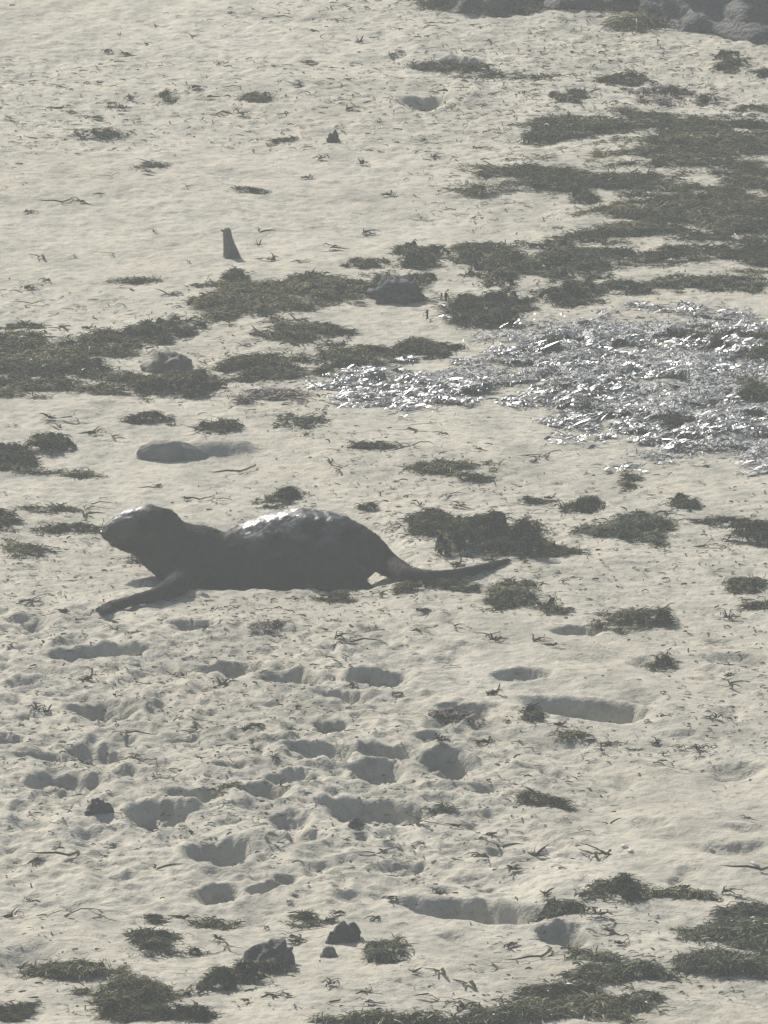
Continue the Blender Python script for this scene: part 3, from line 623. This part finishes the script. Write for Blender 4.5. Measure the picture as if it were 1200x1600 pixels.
# ------------------------------------------------------------------ the otter
OY = CRY+.19; OZ = hz(-.3, OY)
OB = atY(400, 900, OY)
def op(px, py, dy=0.): return Vector(atY(px, py, OY+dy))+Vector((0, 0, 0))
UP = ppm(910)
def cp(a):
    if isinstance(a[2], str):                 # lies on the sand: underside at pixel a[1]+a[3]
        g = gnd(a[0], a[1]+a[3])
        for _ in range(3): g = gnd(a[0], a[1]+a[3], hz(g[0], g[1]))
        g[1] += float(a[2] or 0)*.3
        return Vector(atY(a[0], a[1], g[1]-.004))
    return op(a[0], a[1], a[2])
def chain(st, step=.35):
    """st: (px,py,dy m, rz px, ry m) -> many ellipsoids (centre, rx, ry, rz)"""
    out = []
    for a, b in zip(st, st[1:]):
        pa, pb = cp(a), cp(b); d = (pb-pa).length; rm_ = min(a[3], b[3])/UP
        k = max(2, int(d/(rm_*step))+1)
        for i in range(k):
            t = i/k; out.append((pa.lerp(pb, t), (a[3]+(b[3]-a[3])*t)/UP, a[4]+(b[4]-a[4])*t))
    z = st[-1]; out.append((cp(z), z[3]/UP, z[4])); return out
def otter():
    root = bpy.data.objects.new('otter', None); COL.objects.link(root)
    base = Vector((OB[0], OY, OZ)); root.location = base
    tag(root, 'dark wet otter crouching low in profile facing left, tail stretched behind', 'otter')
    S = []
    # skull, muzzle, neck, trunk, tail
    S += chain([(171,834,-.005,12,.026),(178,831,0,18,.032),(188,829,0,24,.037),(205,826,0,32,.045),(232,823,0,36,.050),(252,827,0,35,.054),(267,845,0,36,.056),(290,862,0,46,.062),(315,867,0,48,.068),(343,875,0,45,.074),(366,876,0,48,.080),
                (395,869,0,56,.084),(430,862,0,62,.090),(470,856,0,66,.092),(510,860,0,64,.090),(538,866,0,56,.078),(557,864,-.005,43,.060),(574,862,-.01,31,.045),(592,872,-.035,23,.034),(612,886,-.045,18.5,.029),(636,898,'.09',14,.022),(670,902,'.03',11,.018),(705,899,'.01',9,.015),(740,891,'.01',7.2,.012),(770,883,'.01',5.6,.009),(794,875,'.0',3.5,.006)])
    S += chain([(176,848,-.004,6,.016),(196,851,0,10,.026),(222,856,0,16,.036)])                 # lower jaw
    S += chain([(252,866,0,26,.05),(266,884,0,28,.058),(300,892,0,30,.064),(360,894,0,30,.07),(520,894,0,30,.07)])   # chest and belly
    S += chain([(222,846,0,20,.040),(240,866,0,24,.046),(256,880,0,24,.05)])                    # throat
    # near foreleg: reaching forward over the crest and along the sand
    S += chain([(296,890,-.05,26,.036),(282,910,-.12,25,.034),(274,917,'.2',19,.030),(256,924,'.05',13,.022),(238,931,'.05',10.5,.018),(212,937,'.03',9,.017),(190,943,'.02',8,.019),(172,947,'.02',7,.024)])
    for t in (-2, -1, 0, 1, 2):                                                                   # toes
        S += chain([(176,948-t*1.2,'0',5,.006),(160+abs(t)*2,951-t*2,'0',4.2,.005),(152+abs(t)*3,953-t*2.4,'0',3.2,.004)])
    # far foreleg, tucked
    S += chain([(292,884,.05,22,.03),(272,898,.06,15,.02),(258,908,.065,9,.018),(240,912,.07,6,.02)])
    # near hind leg: thigh, shank, long foot
    S += chain([(520,872,-.05,46,.042),(500,896,-.08,30,.032),(532,902,-.09,26,.026),(553,898,-.09,21,.022),(562,914,-.09,13,.018),(580,922,-.09,6,.018),(540,926,-.095,7,.018),(515,928,-.10,6,.020)])
    for t in (-2, -1, 0, 1, 2):
        S += chain([(520,928,-.10+t*.007,5,.006),(502+abs(t)*2,930,-.10+t*.012,4,.005),(494+abs(t)*3,931,-.10+t*.014,3,.004)])
    S += chain([(525,868,.05,40,.04),(540,892,.06,18,.024),(556,898,.06,12,.018),(530,908,.065,6,.02),(505,910,.065,5,.018)])
    bm = bmesh.new()
    for c, r, ry in S:
        bmesh.ops.create_icosphere(bm, subdivisions=2, radius=1, matrix=Matrix.Translation(c-base)@Matrix.Diagonal((r, ry, r, 1)))
    tmp = bpy.data.meshes.new('tmp'); bm.to_mesh(tmp); bm.free()
    to = bpy.data.objects.new('tmp', tmp); COL.objects.link(to)
    md = to.modifiers.new('r', 'REMESH'); md.mode = 'VOXEL'; md.voxel_size = .0032
    sm = to.modifiers.new('s', 'SMOOTH'); sm.iterations = 7; sm.factor = .6
    dg = bpy.context.evaluated_depsgraph_get(); ev = to.evaluated_get(dg); me = bpy.data.meshes.new_from_object(ev)
    bpy.data.objects.remove(to); me.name = 'body'
    # coat: clumps of wet fur
    nv = len(me.vertices); co = np.empty(nv*3, np.float32); me.vertices.foreach_get('co', co); co = co.reshape(-1, 3)
    no = np.empty(nv*3, np.float32); me.vertices.foreach_get('normal', no); no = no.reshape(-1, 3)
    bump = vn(co[:, 0]*60+co[:, 1]*25, co[:, 2]*90+co[:, 1]*40, 5)*.6+vn(co[:, 0]*140, co[:, 2]*170+co[:, 1]*90, 6)*.4
    thick = .55
    co = co+no*(bump*.0022*thick)[:, None]; me.vertices.foreach_set('co', co.ravel()); me.update()
    me.materials.clear(); me.materials.append(M['fur_body']); me.polygons.foreach_set('use_smooth', [True]*len(me.polygons))
    def wetness(c):                  # the back and the head are wet, limbs, flanks and tail only damp
        qx, qy = topx(c[:, 0]+base.x, c[:, 1]+base.y, c[:, 2]+base.z)
        wl = fbm(qx/30, qy/30, 1., 3, 61)*16
        k1 = sst(350, 385, qx+wl)*sst(575, 530, qx+wl)*sst(866, 826, qy+wl*.6); k2 = sst(275, 238, qx+wl)*sst(848, 806, qy+wl*.6)
        k3 = sst(-.35, .25, fbm(qx/34, qy/26, 1., 3, 63)+.5*np.exp(-((qx-398)/26)**2))
        return np.maximum(k1*k3, k2*sst(244, 222, qx+wl)*.65)
    cv = np.empty(len(me.vertices)*3, np.float32); me.vertices.foreach_get('co', cv)
    wa = me.attributes.new('wet', 'FLOAT', 'POINT'); wa.data.foreach_set('value', wetness(cv.reshape(-1, 3)).astype(np.float32))
    body = link('body', me, root)
    # fur: short hairs lying back toward the tail
    r = np.random.default_rng(3); nb = 46000; ids = r.integers(0, nv, nb); wv_ = wetness(co[ids]); ids = ids[r.random(nb) > .8*sst(.2, .8, wv_)]; nb = len(ids); P = co[ids]+no[ids]*-.001+r.normal(0, .001, (nb, 3)); N = no[ids]
    flow = np.tile(np.array([1., 0, -.25]), (nb, 1))+r.normal(0, .16, (nb, 3)); flow -= N*np.sum(flow*N, 1)[:, None]
    flow /= np.linalg.norm(flow, axis=1)[:, None]+1e-6
    d = flow+N*r.uniform(.08, .34, nb)[:, None]; d /= np.linalg.norm(d, axis=1)[:, None]
    s = np.cross(N, flow); Lh = r.uniform(.006, .012, nb)[:, None]*np.where(P[:, 0] < -.72+.3, .7, 1)[:, None]; wh = r.uniform(.0005, .0010, nb)[:, None]
    V = np.stack([P-s*wh, P+s*wh, P+d*Lh*.55+s*wh*.6, P+d*Lh-N*Lh*.12], 1).reshape(-1, 3)
    Fh = (np.arange(nb)[:, None]*4+np.array([[0, 1, 2, 3]]))
    fm = np_mesh('fur', V, Fh, M['fur'], False, np.repeat(r.beta(1.5, 3, nb), 4))
    wa = fm.attributes.new('wet', 'FLOAT', 'POINT'); wa.data.foreach_set('value', np.repeat(wetness(P), 4).astype(np.float32)); link('fur', fm, body)
    def blob(name, c, rad, m, parent, rot=0, cup=False):
        b2 = bmesh.new(); bmesh.ops.create_icosphere(b2, subdivisions=3, radius=1)
        for v in b2.verts:
            if cup and v.co.y < 0: v.co.y *= .25
            v.co = Vector((v.co.x*rad[0], v.co.y*rad[1], v.co.z*rad[2]))
        m2 = bpy.data.meshes.new(name); b2.to_mesh(m2); b2.free(); m2.materials.append(M[m]); m2.polygons.foreach_set('use_smooth', [True]*len(m2.polygons))
        o = link(name, m2, parent, c-base); o.rotation_euler = (0, rot, 0); return o
    for sgn in (-1, 1):
        blob('ear', op(258, 800, sgn*.040), (.009, .006, .010), 'fur_body', root, -.3, True)
        blob('eye', op(200, 818, sgn*.034), (.0055, .0045, .0055), 'eye', root)
        wv = []; wf = []; rw = random.Random(8)
        for k in range(9):
            a = op(178+rw.uniform(-4, 6), 842+rw.uniform(-4, 5), sgn*.022)-base; q = a+Vector((rw.uniform(-.03, .01), sgn*rw.uniform(.03, .05), rw.uniform(-.03, .0)))
            mdl = (a+q)/2+Vector((0, 0, .004)); t = Vector((0, 0, .0005)); b = len(wv)
            wv += [a-t, a+t, mdl+t*.7, mdl-t*.7, q]; wf += [(b, b+1, b+2, b+3), (b+3, b+2, b+4, b+4)]
        m3 = bpy.data.meshes.new('whiskers'); m3.from_pydata(wv, [], [f if f[2] != f[3] else f[:3] for f in wf]); m3.materials.append(M['whisker'])
        link('whiskers', m3, root)
    blob('nose', op(159, 832, -.002), (.005, .012, .006), 'nose', root)
    for t in (-2, -1, 0, 1, 2):
        blob('claw', cp((149+abs(t)*3, 953-t*2.4, '0', 2)), (.005, .0016, .0018), 'claw', root)
        blob('claw', op(491+abs(t)*3, 932, -.10+t*.0145), (.005, .0016, .0018), 'claw', root)
    return root
otter()

# ------------------------------------------------------------------ sea haze
def haze():
    bm = bmesh.new(); bmesh.ops.create_cube(bm, size=1, matrix=Matrix.Translation((0, 0, 3.6))@Matrix.Diagonal((420, 420, 9.2, 1)))
    me = bpy.data.meshes.new('haze'); bm.to_mesh(me); bm.free()
    m = bpy.data.materials.new('haze'); m.use_nodes = True; n = m.node_tree.nodes; n.clear()
    v = n.new('ShaderNodeVolumePrincipled'); v.inputs['Color'].default_value = (.90, .965, .96, 1); v.inputs['Density'].default_value = HAZE; v.inputs['Anisotropy'].default_value = .4
    o = n.new('ShaderNodeOutputMaterial'); m.node_tree.links.new(v.outputs[0], o.inputs['Volume']); me.materials.append(m)
    tag(link('haze', me), 'thin bright sea haze over the beach', 'haze', None, 'stuff')
haze()
